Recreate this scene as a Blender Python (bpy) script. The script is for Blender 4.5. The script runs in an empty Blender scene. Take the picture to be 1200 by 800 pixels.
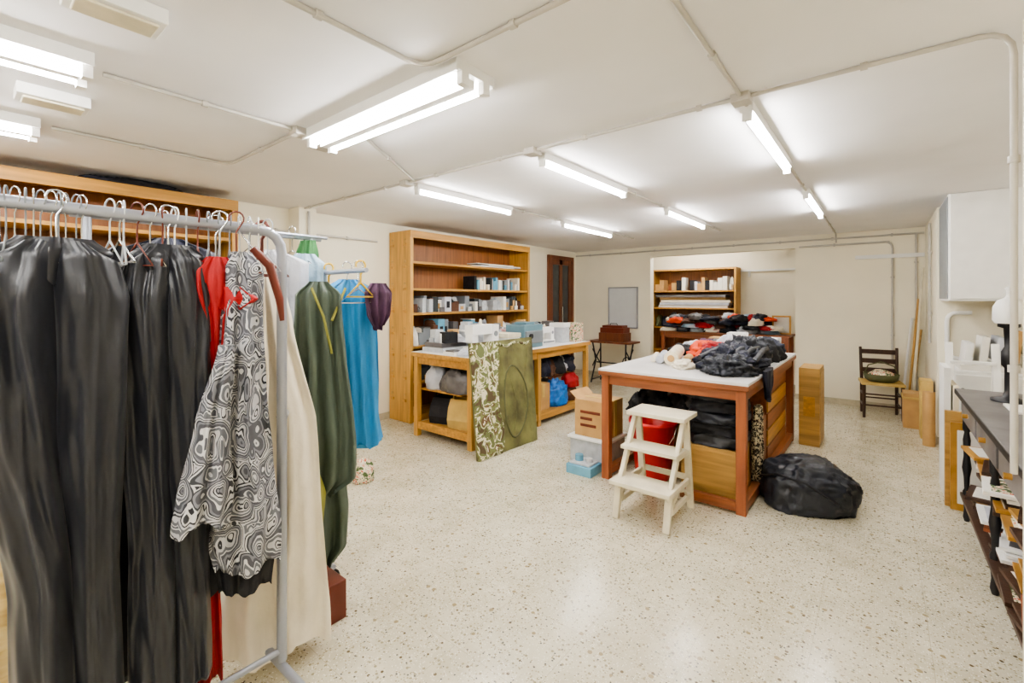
import bpy, bmesh, math, random
from mathutils import Vector, Matrix, noise
random.seed(7)
S=bpy.context.scene
H=2.44
def L(c):
    return tuple(((v/255)/12.92 if v/255<=.04045 else ((v/255+.055)/1.055)**2.4) for v in c)+(1,)
# ---------------- materials
def newmat(n):
    m=bpy.data.materials.new(n); m.use_nodes=True
    nt=m.node_tree; return m,nt,nt.nodes['Principled BSDF']
def mat(n,c,rough=.6,metal=0,var=.12,scale=8,bump=.0,bscale=60,sheen=0,trans=0,alpha=1,st=(1,1,1),emit=0):
    m,nt,p=newmat(n); N=nt.nodes; K=nt.links
    col=L(c)
    tc=N.new('ShaderNodeTexCoord'); mp=N.new('ShaderNodeMapping'); mp.inputs['Scale'].default_value=st
    K.new(tc.outputs['Object'],mp.inputs[0])
    nz=N.new('ShaderNodeTexNoise'); nz.inputs['Scale'].default_value=scale; nz.inputs['Detail'].default_value=5
    K.new(mp.outputs[0],nz.inputs['Vector'])
    r=N.new('ShaderNodeValToRGB')
    a=tuple(v*(1-var*1.6) for v in col[:3])+(1,); bb=tuple(min(1,v*(1+var)) for v in col[:3])+(1,)
    r.color_ramp.elements[0].color=a; r.color_ramp.elements[0].position=.3
    r.color_ramp.elements[1].color=bb; r.color_ramp.elements[1].position=.7
    K.new(nz.outputs['Fac'],r.inputs[0]); K.new(r.outputs[0],p.inputs['Base Color'])
    p.inputs['Roughness'].default_value=rough; p.inputs['Metallic'].default_value=metal
    if sheen: p.inputs['Sheen Weight'].default_value=sheen
    if trans: p.inputs['Transmission Weight'].default_value=trans
    if alpha<1: p.inputs['Alpha'].default_value=alpha
    if bump:
        n2=N.new('ShaderNodeTexNoise'); n2.inputs['Scale'].default_value=bscale; n2.inputs['Detail'].default_value=4
        K.new(mp.outputs[0],n2.inputs['Vector'])
        bp=N.new('ShaderNodeBump'); bp.inputs['Strength'].default_value=bump; bp.inputs['Distance'].default_value=.02
        K.new(n2.outputs['Fac'],bp.inputs['Height']); K.new(bp.outputs[0],p.inputs['Normal'])
    return m
def wood(n,c,axis='z',rough=.45,var=.2):
    st={'z':(14,14,1),'y':(14,1,14),'x':(1,14,14)}[axis]
    return mat(n,c,rough,var=var,scale=2.2,bump=.08,bscale=4,st=st)
def rampmat(n,kind,scale,stops,rough=.7,dist=0,bump=0,st=(1,1,1),const=True):
    m,nt,p=newmat(n); N=nt.nodes;K=nt.links
    tc=N.new('ShaderNodeTexCoord'); mp=N.new('ShaderNodeMapping'); mp.inputs['Scale'].default_value=st
    K.new(tc.outputs['Object'],mp.inputs[0])
    if kind=='noise':
        t=N.new('ShaderNodeTexNoise'); t.inputs['Scale'].default_value=scale; t.inputs['Detail'].default_value=4; t.inputs['Distortion'].default_value=dist; o=t.outputs['Fac']
    elif kind=='wave':
        t=N.new('ShaderNodeTexWave'); t.inputs['Scale'].default_value=scale; t.inputs['Distortion'].default_value=dist; t.inputs['Detail'].default_value=2; o=t.outputs['Fac']
    elif kind=='rings':
        t=N.new('ShaderNodeTexVoronoi'); t.inputs['Scale'].default_value=scale
        nz=N.new('ShaderNodeTexNoise'); nz.inputs['Scale'].default_value=5; nz.inputs['Detail'].default_value=2; K.new(mp.outputs[0],nz.inputs['Vector'])
        va=N.new('ShaderNodeVectorMath'); va.operation='MULTIPLY_ADD'; va.inputs[1].default_value=(.2,.2,.2); K.new(nz.outputs['Color'],va.inputs[0]); K.new(mp.outputs[0],va.inputs[2])
        K.new(va.outputs[0],t.inputs['Vector'])
        mm=N.new('ShaderNodeMath'); mm.operation='MULTIPLY'; mm.inputs[1].default_value=dist
        K.new(t.outputs['Distance'],mm.inputs[0])
        n3=N.new('ShaderNodeTexNoise'); n3.inputs['Scale'].default_value=7; n3.inputs['Detail'].default_value=1; K.new(mp.outputs[0],n3.inputs['Vector'])
        ad=N.new('ShaderNodeMath'); ad.operation='MULTIPLY_ADD'; ad.inputs[1].default_value=1.0; K.new(n3.outputs['Fac'],ad.inputs[0]); K.new(mm.outputs[0],ad.inputs[2])
        fr=N.new('ShaderNodeMath'); fr.operation='FRACT'; K.new(ad.outputs[0],fr.inputs[0]); o=fr.outputs[0]
    if kind!='rings': K.new(mp.outputs[0],t.inputs['Vector'])
    r=N.new('ShaderNodeValToRGB'); cr=r.color_ramp
    if const: cr.interpolation='CONSTANT'
    while len(cr.elements)<len(stops): cr.elements.new(.5)
    for e,(pos,c) in zip(cr.elements,stops): e.position=pos; e.color=L(c)
    K.new(o,r.inputs[0]); K.new(r.outputs[0],p.inputs['Base Color']); p.inputs['Roughness'].default_value=rough
    if bump:
        bp=N.new('ShaderNodeBump'); bp.inputs['Strength'].default_value=bump; bp.inputs['Distance'].default_value=.01
        K.new(o,bp.inputs['Height']); K.new(bp.outputs[0],p.inputs['Normal'])
    return m
def emis(n,c,s):
    m,nt,p=newmat(n); p.inputs['Emission Color'].default_value=L(c); p.inputs['Emission Strength'].default_value=s
    p.inputs['Base Color'].default_value=L(c); return m
def terrazzo():
    m,nt,p=newmat('terrazzo_floor'); N=nt.nodes;K=nt.links
    tc=N.new('ShaderNodeTexCoord')
    def mix(fac,a,b):
        x=N.new('ShaderNodeMix'); x.data_type='RGBA'; K.new(fac,x.inputs[0])
        if isinstance(a,tuple): x.inputs[6].default_value=a
        else: K.new(a,x.inputs[6])
        x.inputs[7].default_value=b; return x.outputs[2]
    nz=N.new('ShaderNodeTexNoise'); nz.inputs['Scale'].default_value=3; nz.inputs['Detail'].default_value=12; nz.inputs['Roughness'].default_value=.75; K.new(tc.outputs['Object'],nz.inputs['Vector'])
    r=N.new('ShaderNodeValToRGB'); r.color_ramp.elements[0].position=.35; r.color_ramp.elements[1].position=.65
    r.color_ramp.elements[0].color=L((188,180,154)); r.color_ramp.elements[1].color=L((220,213,190)); K.new(nz.outputs['Fac'],r.inputs[0])
    col=r.outputs[0]
    for sc,th,dist,c in [(56,.78,.34,(152,142,114)),(90,.68,.34,(166,155,126)),(40,.90,.28,(104,90,66)),(130,.72,.35,(238,234,222)),(76,.92,.34,(100,97,90)),(24,.92,.26,(154,138,106))]:
        v=N.new('ShaderNodeTexVoronoi'); v.inputs['Scale'].default_value=sc; K.new(tc.outputs['Object'],v.inputs['Vector'])
        sp=N.new('ShaderNodeSeparateColor'); K.new(v.outputs['Color'],sp.inputs[0])
        g=N.new('ShaderNodeMath'); g.operation='GREATER_THAN'; g.inputs[1].default_value=th; K.new(sp.outputs[0],g.inputs[0])
        l=N.new('ShaderNodeMath'); l.operation='LESS_THAN'; l.inputs[1].default_value=dist; K.new(v.outputs['Distance'],l.inputs[0])
        mu=N.new('ShaderNodeMath'); mu.operation='MULTIPLY'; K.new(g.outputs[0],mu.inputs[0]); K.new(l.outputs[0],mu.inputs[1])
        col=mix(mu.outputs[0],col,L(c))
    sx=N.new('ShaderNodeSeparateXYZ'); K.new(tc.outputs['Object'],sx.inputs[0])
    mx=None
    for i in (0,1):
        d=N.new('ShaderNodeMath'); d.operation='DIVIDE'; d.inputs[1].default_value=.4; K.new(sx.outputs[i],d.inputs[0])
        f=N.new('ShaderNodeMath'); f.operation='FRACT'; K.new(d.outputs[0],f.inputs[0])
        l=N.new('ShaderNodeMath'); l.operation='LESS_THAN'; l.inputs[1].default_value=.009; K.new(f.outputs[0],l.inputs[0])
        if mx is None: mx=l.outputs[0]
        else:
            a=N.new('ShaderNodeMath'); a.operation='MAXIMUM'; K.new(mx,a.inputs[0]); K.new(l.outputs[0],a.inputs[1]); mx=a.outputs[0]
    h=N.new('ShaderNodeMath'); h.operation='MULTIPLY'; h.inputs[1].default_value=.45; K.new(mx,h.inputs[0])
    col=mix(h.outputs[0],col,L((160,148,120)))
    K.new(col,p.inputs['Base Color']); p.inputs['Roughness'].default_value=.2
    return m
M={}
M['floor']=terrazzo()
M['wall']=mat('wall_paint',(242,235,213),.7,var=.04,scale=1.2,bump=.05,bscale=30)
M['ceil']=mat('ceiling_paint',(238,236,236),.8,var=.04,scale=1.2,bump=.04,bscale=20)
M['white']=mat('white_paint',(238,237,233),.5,var=.03)
M['offw']=mat('cream_paint',(226,217,192),.55,var=.1)
M['conduit']=mat('painted_conduit',(192,187,178),.5,var=.06)
M['base']=mat('skirting_stone',(190,180,154),.4,var=.1,scale=20)
M['tube']=emis('tube_glow',(253,251,249),43)
M['oak']=wood('oak_wood',(182,134,62),'y')
M['oakv']=wood('oak_upright',(188,142,70),'z')
M['oakb']=wood('oak_backpanel',(140,88,44),'z')
M['redw']=wood('red_brown_wood',(146,82,46),'z')
M['redwy']=wood('red_brown_wood_rail',(144,86,48),'y')
M['redwx']=wood('red_brown_wood_cross',(138,80,44),'x')
M['ply']=wood('plywood',(176,138,76),'x')
M['dark']=wood('dark_wood',(66,42,28),'z')
M['door']=wood('door_wood',(112,62,36),'z')
M['lam']=mat('white_laminate',(218,215,214),.35,var=.06,scale=3)
M['steel']=mat('grey_tube_steel',(164,168,178),.35,metal=.5,var=.04)
M['chrome']=mat('chrome',(200,202,205),.2,metal=1,var=.02)
M['glass']=mat('dark_glass',(60,64,66),.1,var=.1)
M['black']=mat('black_satin_cloth',(26,28,36),.34,var=.06,scale=4,bump=.05,bscale=5,sheen=.12)
M['blackm']=mat('black_cloth',(24,24,30),.7,var=.3,scale=10,bump=.4,bscale=22)
M['bag']=mat('black_nylon',(38,41,50),.4,var=.2,scale=8,bump=.35,bscale=14)
M['navy']=mat('navy_cloth',(28,32,52),.55,var=.3,bump=.4,bscale=20)
M['cream']=mat('cream_wool',(230,220,200),.9,var=.05,bump=.2,bscale=30)
M['red']=mat('red_cloth',(160,18,24),.7,var=.2,bump=.3,bscale=24)
M['orange']=mat('orange_cloth',(226,76,26),.7,var=.15,bump=.3)
M['olive']=mat('olive_cloth',(84,86,54),.75,var=.15,bump=.35,bscale=22)
M['green']=mat('sage_cloth',(80,92,80),.55,var=.1,bump=.1,bscale=10)
M['lime']=mat('lime_lining',(140,138,60),.6,var=.15)
M['blue']=mat('blue_tulle',(48,142,200),.6,var=.12,bump=.3,scale=6,bscale=40,st=(3,3,.6),alpha=.93)
M['pale']=mat('pale_grey_cloth',(190,192,200),.7,var=.1,bump=.3)
M['lblue']=mat('light_blue_cloth',(160,186,204),.7,var=.1,bump=.3)
M['bblue']=mat('blue_plastic_bag',(30,110,190),.35,var=.15,bump=.5,bscale=20)
M['burlap']=rampmat('straw_weave','wave',28,[(0,(156,130,76)),(.5,(194,168,112)),(1,(210,188,136))],.9,dist=2,bump=.6,st=(.3,.3,1.6),const=False)
M['brownc']=mat('brown_hanger_wood',(106,44,28),.4,var=.15)
M['plum']=mat('plum_cloth',(80,50,76),.7,var=.2)
M['floral']=rampmat('swirl_print_fabric','rings',11,[(0,(34,36,44)),(.08,(186,186,190)),(.24,(98,100,108)),(.4,(200,200,202)),(.48,(78,80,88)),(.66,(124,126,134)),(.8,(50,52,60)),(.9,(198,198,200))],.6,dist=2.3,bump=.04)
M['camo']=rampmat('painted_camouflage','noise',9,[(0,(78,62,38)),(.4,(98,104,62)),(.47,(214,206,176)),(.53,(114,120,72)),(.6,(96,72,44)),(.66,(220,212,190))],.8,dist=.8,bump=.5)
M['moss']=mat('painted_green_canvas',(104,102,60),.7,var=.4,scale=5,bump=.5,bscale=12)
M['bucket']=mat('red_plastic',(200,24,24),.35,var=.04)
M['card']=mat('cardboard',(184,146,94),.8,var=.1)
M['kraft']=mat('kraft_paper',(196,166,98),.8,var=.1)
M['plastic']=mat('clear_grey_plastic',(192,196,200),.25,var=.1,scale=20)
M['pblue']=mat('pale_blue_plastic',(110,166,192),.25,var=.1)
M['grey']=mat('grey_plastic',(126,132,136),.4,var=.05)
M['mach']=mat('machine_greyblue',(100,132,144),.4,var=.05)
M['iron']=mat('black_iron',(24,24,28),.45,var=.1)
M['slate']=mat('grey_tabletop',(104,101,102),.35,var=.25,scale=6)
M['gold']=mat('gilt_frame',(186,140,66),.4,metal=.4,var=.15)
M['paper']=mat('paper',(232,228,218),.7,var=.04)
M['board']=mat('whiteboard_grey',(206,210,212),.3,var=.02)
M['pink']=mat('pink_cloth',(200,150,148),.8,var=.1)
M['yellow']=mat('yellow_cloth',(206,170,50),.8,var=.1)
M['brown']=mat('brown_cloth',(90,56,36),.7,var=.2,bump=.3)
M['toile']=rampmat('patterned_carton','noise',30,[(0,(80,100,60)),(.45,(224,214,186)),(.56,(190,80,50)),(.62,(230,222,196))],.7)
M['greenc']=mat('green_bright_cloth',(50,110,56),.7,var=.15)
M['teal']=mat('teal_cloth',(50,110,120),.7,var=.15)
M['lace']=rampmat('lace_fringe','noise',60,[(0,(50,44,36)),(.5,(204,192,164))],.9,bump=.8)

# ---------------- builder
class B:
    def __init__(s): s.v=[];s.f=[];s.mi=[];s.sm=[];s.mats=[]
    def slot(s,m):
        m=M[m]
        if m not in s.mats: s.mats.append(m)
        return s.mats.index(m)
    def add(s,vs,fs,m,smooth=False):
        o=len(s.v); k=s.slot(m); s.v+= [tuple(v) for v in vs]
        for f in fs: s.f.append(tuple(i+o for i in f)); s.mi.append(k); s.sm.append(smooth)
    BF=[(0,3,2,1),(4,5,6,7),(0,1,5,4),(1,2,6,5),(2,3,7,6),(3,0,4,7)]
    def box(s,x0,x1,y0,y1,z0,z1,m):
        s.add([(x0,y0,z0),(x1,y0,z0),(x1,y1,z0),(x0,y1,z0),(x0,y0,z1),(x1,y0,z1),(x1,y1,z1),(x0,y1,z1)],s.BF,m)
    def obox(s,c,size,m,rz=0,rx=0,ry=0):
        R=Matrix.Rotation(rz,3,'Z')@Matrix.Rotation(ry,3,'Y')@Matrix.Rotation(rx,3,'X'); c=Vector(c)
        a,b,d=[q/2 for q in size]
        vs=[c+R@Vector(q) for q in [(-a,-b,-d),(a,-b,-d),(a,b,-d),(-a,b,-d),(-a,-b,d),(a,-b,d),(a,b,d),(-a,b,d)]]
        s.add(vs,s.BF,m)
    def beam(s,p0,p1,w,t,m):
        p0=Vector(p0);p1=Vector(p1); d=(p1-p0).normalized()
        up=Vector((0,0,1)) if abs(d.z)<.9 else Vector((1,0,0))
        a=d.cross(up).normalized()*w/2; b=a.cross(d).normalized()*t/2
        vs=[p0-a-b,p0+a-b,p0+a+b,p0-a+b,p1-a-b,p1+a-b,p1+a+b,p1-a+b]
        s.add(vs,s.BF,m)
    def tube(s,pts,r,m,n=10,caps=True):
        pts=[Vector(p) for p in pts]; vs=[];fs=[]
        rs=r if isinstance(r,(list,tuple)) else [r]*len(pts)
        prev=None
        for i,p in enumerate(pts):
            d=(pts[min(i+1,len(pts)-1)]-pts[max(i-1,0)]).normalized()
            if prev is None:
                up=Vector((0,0,1)) if abs(d.z)<.9 else Vector((1,0,0)); a=d.cross(up).normalized()
            else: a=(prev-d*prev.dot(d)).normalized()
            prev=a; b=d.cross(a)
            for j in range(n):
                t=2*math.pi*j/n; vs.append(p+(a*math.cos(t)+b*math.sin(t))*rs[i])
        for i in range(len(pts)-1):
            for j in range(n): fs.append((i*n+j,i*n+(j+1)%n,(i+1)*n+(j+1)%n,(i+1)*n+j))
        s.add(vs,fs,m,True)
        if caps:
            s.add(vs[:n],[tuple(range(n))[::-1]],m); s.add(vs[-n:],[tuple(range(n))],m)
    def cyl(s,p0,p1,r,m,r1=None,n=18): s.tube([p0,p1],[r,r if r1 is None else r1],m,n)
    def lathe(s,c,prof,m,n=24):
        vs=[];fs=[]
        for r,z in prof:
            for j in range(n):
                t=2*math.pi*j/n; vs.append((c[0]+r*math.cos(t),c[1]+r*math.sin(t),c[2]+z))
        for i in range(len(prof)-1):
            for j in range(n): fs.append((i*n+j,i*n+(j+1)%n,(i+1)*n+(j+1)%n,(i+1)*n+j))
        s.add(vs,fs,m,True)
        s.add(vs[:n],[tuple(range(n))[::-1]],m); s.add(vs[-n:],[tuple(range(n))],m)
    def blob(s,c,r,m,amp=.25,fr=2.2,seed=0,rz=0,nu=48,nv=26,flat=.35,box=1.0,ridge=True):
        vs=[];fs=[]; cr,sr=math.cos(rz),math.sin(rz); sd=Vector((seed*3.7,seed*1.3,seed*2.1))
        for i in range(nv+1):
            ph=math.pi*i/nv
            for j in range(nu):
                t=2*math.pi*j/nu
                d=Vector((math.sin(ph)*math.cos(t),math.sin(ph)*math.sin(t),math.cos(ph)))
                q=d*fr+sd; k=noise.noise(q)
                if ridge: k=k*.6-abs(noise.noise(q*2.3))*.9+.25
                sc=1+amp*k
                e=[math.copysign(abs(v)**box,v) for v in d]
                x,y,z=e[0]*r[0]*sc,e[1]*r[1]*sc,e[2]*sc
                z=max(z,-flat)+flat; z*=r[2]/(1+flat)
                vs.append((c[0]+x*cr-y*sr,c[1]+x*sr+y*cr,c[2]+z))
        for i in range(nv):
            for j in range(nu): fs.append((i*nu+j,(i+1)*nu+j,(i+1)*nu+(j+1)%nu,i*nu+(j+1)%nu))
        s.add(vs,fs,m,True)
    def cloth(s,c,ang,prof,m,nf=3,amp=.02,seed=0,n=72,segs=64,hem=.012,asym=0,fine=1.0,soft=False):
        """prof: (z,width,thick,offs along width, offs normal) top->bottom"""
        dw=Vector((math.cos(ang),math.sin(ang),0)); dn=Vector((-math.sin(ang),math.cos(ang),0))
        prof=[tuple(p)+(0,)*(5-len(p)) for p in prof]
        zt,zb=prof[0][0],prof[-1][0]; vs=[];fs=[]
        for i in range(segs+1):
            t=i/segs; z=zt+(zb-zt)*t
            for a,bq in zip(prof,prof[1:]):
                if z<=a[0]+1e-9 and z>=bq[0]-1e-9:
                    u=(a[0]-z)/max(1e-6,a[0]-bq[0]); u2=u*u*(3-2*u)*.5+u*.5
                    w,th,ox,oy=[a[k]+(bq[k]-a[k])*u2 for k in (1,2,3,4)]; break
            ft=.35+.65*min(1,t*1.6)
            for j in range(n):
                q=2*math.pi*j/n; cs=math.cos(q); sn=math.sin(q)
                dr=noise.noise(Vector((seed*5.1,z*1.7,cs*1.2)))
                f=amp*ft*(math.sin(nf*math.pi*cs+seed*1.7+dr*2.4)+.45*math.sin(nf*2.3*math.pi*cs+seed+dr*4))
                if soft:
                    dg=z*2.0+cs*.9*math.sin(seed)  # long slanting drag folds
                    f+=.024*noise.noise(Vector((cs*1.6+seed,dg*1.7,sn*1.2)))+.01*noise.noise(Vector((cs*3.2+z*3+seed,dg*3.2,sn+4)))
                    f-=.008*max(0,1-abs(cs-.15)*14)   # pressed seam
                else:
                    f+=.012*noise.noise(Vector((cs*3+seed,z*5,sn*2)))+.006*noise.noise(Vector((cs*6+seed,z*10,sn*2+4)))
                    if fine>1: f+=.012*(fine-1)*noise.noise(Vector((cs*2.5+seed*3,z*3+cs*2,sn*1.5)))
                lx=w/2*cs*(1+.06*noise.noise(Vector((seed*2.2,z*4,sn))))+ox
                ly=th/2*sn+f+oy
                zz=z+(hem*math.sin(cs*nf*2+seed)*2*t if i==segs else 0)
                if i<6: zz-=asym*abs(cs)**2*(1-i/6)
                p=dw*lx+dn*ly; vs.append((c[0]+p.x,c[1]+p.y,zz))
        for i in range(segs):
            for j in range(n): fs.append((i*n+j,(i+1)*n+j,(i+1)*n+(j+1)%n,i*n+(j+1)%n))
        s.add(vs,fs,m,True)
        s.add(vs[:n],[tuple(range(n))],m); s.add(vs[-n:],[tuple(range(n))[::-1]],m)
    def hanger(s,c,ang,zr,zs,w,m='chrome',r=.003):
        dw=Vector((math.cos(ang),math.sin(ang),0)); c=Vector((c[0],c[1],0))
        rr=.024; pts=[]
        for k in range(9):
            a=math.radians(200-k*27.5); pts.append(c+dw*(rr*math.cos(a))+Vector((0,0,zr+.0+rr*math.sin(a)-.0)))
        pts.append(c+Vector((0,0,zr-.045))); pts.append(c+Vector((0,0,zs)))
        s.tube(pts,r,m,6)
        s.tube([c+Vector((0,0,zs)),c+dw*w/2+Vector((0,0,zs-.07)),c-dw*w/2+Vector((0,0,zs-.07)),c+Vector((0,0,zs))],r*1.2,m,6)
    def obj(s,name,bevel=0):
        me=bpy.data.meshes.new(name)
        xs=[v[0] for v in s.v];ys=[v[1] for v in s.v];zs=[v[2] for v in s.v]
        o=Vector(((min(xs)+max(xs))/2,(min(ys)+max(ys))/2,min(zs)))
        me.from_pydata([tuple(Vector(v)-o) for v in s.v],[],s.f)
        for m in s.mats: me.materials.append(m)
        for p,k,sm in zip(me.polygons,s.mi,s.sm): p.material_index=k; p.use_smooth=sm
        bm=bmesh.new(); bm.from_mesh(me); bmesh.ops.recalc_face_normals(bm,faces=bm.faces); bm.to_mesh(me); bm.free()
        ob=bpy.data.objects.new(name,me); ob.location=o; S.collection.objects.link(ob)
        if bevel:
            md=ob.modifiers.new('bevel','BEVEL'); md.width=bevel; md.segments=2; md.limit_method='ANGLE'; md.angle_limit=math.radians(50)
        return ob
def one(name,m,x0,x1,y0,y1,z0,z1,bevel=0):
    b=B(); b.box(x0,x1,y0,y1,z0,z1,m); return b.obj(name,bevel)
R=random.uniform
# ---------------- room shell
XL=-4.82; YB=8.0; YF=-2.6; XR=1.15
one('floor','floor',XL-.15,XR+.15,YF-.15,9.5,-.12,0)
one('ceiling','ceil',XL-.15,XR+.15,YF-.15,9.5,H,H+.12)
one('wall_left','wall',XL-.15,XL,YF-.15,YB+.15,0,H)
one('wall_front','wall',XL,XR,YF-.15,YF,0,H)
one('wall_right','wall',XR,XR+.15,YF-.15,6.4,0,H)
one('wall_right_return','wall',.45,XR+.15,6.4,YB+.15,0,H)
b=B(); b.box(XL,-3.25,YB,YB+.15,0,H,'wall'); b.box(-1.0,.45,YB,YB+.15,0,H,'wall'); b.box(-3.25,-1.0,YB,YB+.15,2.26,H,'wall'); b.obj('wall_back')
b=B(); b.box(-4.0,-3.85,YB+.15,9.3,0,H,'wall'); b.box(-.85,-.7,YB+.15,9.3,0,H,'wall'); b.box(-4.0,-.7,9.3,9.45,0,H,'wall'); b.obj('wall_alcove')
one('pillar','wall',.372,.62,1.95,2.28,0,H)
one('pilaster','wall',XL,-4.6,2.24,2.42,0,H)
b=B(); b.box(XL,-3.25,YB-.015,YB,0,.08,'base'); b.box(-1.0,.45,YB-.015,YB,0,.08,'base'); b.obj('baseboard_back')
b=B(); b.box(XL,XL+.015,YF,YB-.02,0,.08,'base'); b.obj('baseboard_left')
b=B(); b.box(.435,.45,6.4,YB-.02,0,.08,'base'); b.box(.45,XR,6.385,6.4,0,.08,'base'); b.obj('baseboard_right')
# ---------------- conduits
def conduit(name,paths,r=.011,clamp=.6):
    b=B()
    for p in paths:
        b.tube(p,r,'conduit',8)
        for a,c in zip(p,p[1:]):
            a=Vector(a);c=Vector(c); ln=(c-a).length; k=int(ln/clamp)
            for i in range(k):
                q=a+(c-a)*((i+.5)/k); d=(c-a).normalized()
                b.tube([q-d*.012,q+d*.012],r*1.6,'conduit',8)
    b.obj(name)
zc=H-.012
def bend(*pts):
    out=[Vector(pts[0])]
    for a,m_,c in zip(pts,pts[1:],pts[2:]):
        a=Vector(a);m_=Vector(m_);c=Vector(c)
        p=m_+(a-m_).normalized()*.09;q=m_+(c-m_).normalized()*.09
        for t in (0,.25,.5,.75,1): out.append(p*(1-t)**2+m_*2*t*(1-t)+q*t*t)
    out.append(Vector(pts[-1])); return out
conduit('ceiling_conduit',[
    bend((XL,2.3,zc),(.355,2.3,zc),(.355,2.3,.9)),
    bend((-1.43,-2.4,zc),(-1.43,1.2,zc),(.9,1.2,zc)),
    bend((-2.5,.4,zc),(-2.5,1.22,zc),(-3.5,1.22,zc),(-3.5,.35,zc)),
    [(-1.7,2.3,zc),(-1.7,6.6,zc)],[(-2.95,2.3,zc),(-2.95,6.6,zc)],
    bend((-.5,-.4,zc),(-.5,7.98,zc),(-.5,7.98,2.3)),
    [(-2.2,1.35,zc),(-2.85,2.3,zc)]],r=.01)
conduit('wall_conduit',[
    [(-4.8,7.98,2.36),(.44,7.98,2.36)],
    bend((-.95,7.98,2.27),(.0,7.98,2.27),(.12,7.98,2.27),(.12,7.98,.62)),
    [(.36,7.98,2.36),(.36,7.98,.09)],[(.43,7.0,2.36),(.43,7.0,1.0)],
    [(XL+.02,1.7,2.2),(XL+.02,3.3,2.2)],[(-4.58,2.33,.1),(-4.58,2.33,2.4)]],r=.013)
b=B()
b.box(-.28,.44,7.95,7.998,2.05,2.1,'white'); b.obj('cable_trunking')
b=B()
b.tube(bend((.7,6.37,1.36),(.52,6.37,1.36),(.52,6.37,.9),(.9,6.37,.9)),.02,'white',10); b.obj('water_pipe')
for nm,x,y in (('emergency_light',-1.87,.33),('emergency_light',-2.95,.3)):
    b=B(); b.box(x-.07,x+.07,y-.12,y+.12,H-.05,H,'white'); b.box(x-.05,x+.05,y-.1,y+.1,H-.06,H-.05,'offw'); b.obj(nm,.004)
for x,y in ((-2.5,1.22),(-1.7,2.3),(-2.95,2.3),(-.5,2.3),(-2.62,1.42)):
    b=B(); b.box(x-.04,x+.04,y-.04,y+.04,H-.04,H,'conduit'); b.obj('junction_box',.004)
# ---------------- fluorescent lights
def lamp(x,y0,y1,axis='y',double=False,z=H):
    b=B(); c=(y0+y1)/2
    def bx(a0,a1,c0,c1,z0,z1,m):
        if axis=='y': b.box(x+a0,x+a1,c0,c1,z0,z1,m)
        else: b.box(c0,c1,x+a0,x+a1,z0,z1,m)
    def tb(a,c0,c1,zz,r,m):
        if axis=='y': b.cyl((x+a,c0,zz),(x+a,c1,zz),r,m,n=12)
        else: b.cyl((c0,x+a,zz),(c1,x+a,zz),r,m,n=12)
    if double:
        bx(-.1,.1,y0,y1,z-.04,z,'white')
        bx(-.02,.02,y0+.03,y1-.03,z-.075,z-.04,'white')
        for a in (-.062,.062):
            tb(a,y0+.03,y1-.03,z-.068,.012,'tube')
            for e in (y0,y1-.03): bx(a-.02,a+.02,e,e+.03,z-.09,z-.04,'white')
        for a,sgn in ((-.1,-1),(.1,1)): bx(min(a,a+sgn*.012),max(a,a+sgn*.012),y0,y1,z-.05,z-.0,'white')
    else:
        bx(-.028,.028,y0,y1,z-.045,z,'white')
        tb(0,y0+.025,y1-.025,z-.066,.014,'tube')
        for e in (y0,y1-.025): bx(-.02,.02,e,e+.025,z-.086,z-.045,'white')
    b.obj('fluorescent_light')
lamp(1.35,-2.51,-1.28,'x',True)
for x in (-1.7,-2.95,-.5):
    lamp(x,2.4,3.62); lamp(x,4.6,5.85)
lamp(-2.45,-.88,.35,'y',True); lamp(-3.52,-.93,.3,'y',True)
lamp(-.6,-1.2,.03,'y',True); lamp(-1.2,-2.2,-1.0,'x',True)  # two unseen fixtures added behind the camera to brighten the closed room
lamp(8.45,-3.3,-2.1,'x')
# ---------------- bookcases
def bookcase(x0,x1,y0,y1,h,shelves,name):
    b=B(); t=.035
    b.box(x0,x1,y0,y0+t,0,h,'oakv'); b.box(x0,x1,y1-t,y1,0,h,'oakv')
    b.box(x0,x1,y0+t,y1-t,h-t,h,'oak')
    b.box(x0,x0+.015,y0+t,y1-t,.08,h-t,'oakb')
    for z in shelves: b.box(x0+.015,x1-.01,y0+t,y1-t,z-.03,z,'oak')
    b.box(x0+.02,x1-.01,y0+t,y1-t,0,.08,'oak')
    b.box(x1-.005,x1+.012,y0,y1,h-.09,h,'oak')
    b.box(x1-.005,x1+.01,y0,y0+.05,0,h-.09,'oakv'); b.box(x1-.005,x1+.01,y1-.05,y1,0,h-.09,'oakv')
    for z in [.25+.27*i for i in range(8)]:
        for xx in (x0+.07,x1-.09): b.box(xx-.03,xx+.03,y0-.014,y0,z,z+.035,'oak'); b.box(xx-.02,xx+.02,y0-.006,y0,z+.07,z+.1,'ply')
    return b.obj(name,.003)
SH=[.48,.92,1.33,1.63,1.96]
bookcase(-4.8,-4.4,3.48,5.88,2.33,SH,'bookcase')
bookcase(-4.8,-4.4,-1.2,1.6,2.36,[.5,.95,1.35,1.7,2.03],'bookcase')
b=B(); X0,X1,Y0,Y1,h=-3.6,-2.03,8.92,9.28,2.08
b.box(X0,X0+.035,Y0,Y1,0,h,'oakv'); b.box(X1-.035,X1,Y0,Y1,0,h,'oakv'); b.box(X0+.035,X1-.035,Y0,Y1,h-.035,h,'oak'); b.box(X0+.035,X1-.035,Y1-.015,Y1,0,h-.035,'oakb')
for z in (.5,.95,1.33,1.66): b.box(X0+.035,X1-.035,Y0,Y1-.015,z-.03,z,'oak')
b.obj('bookcase',.003)
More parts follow.
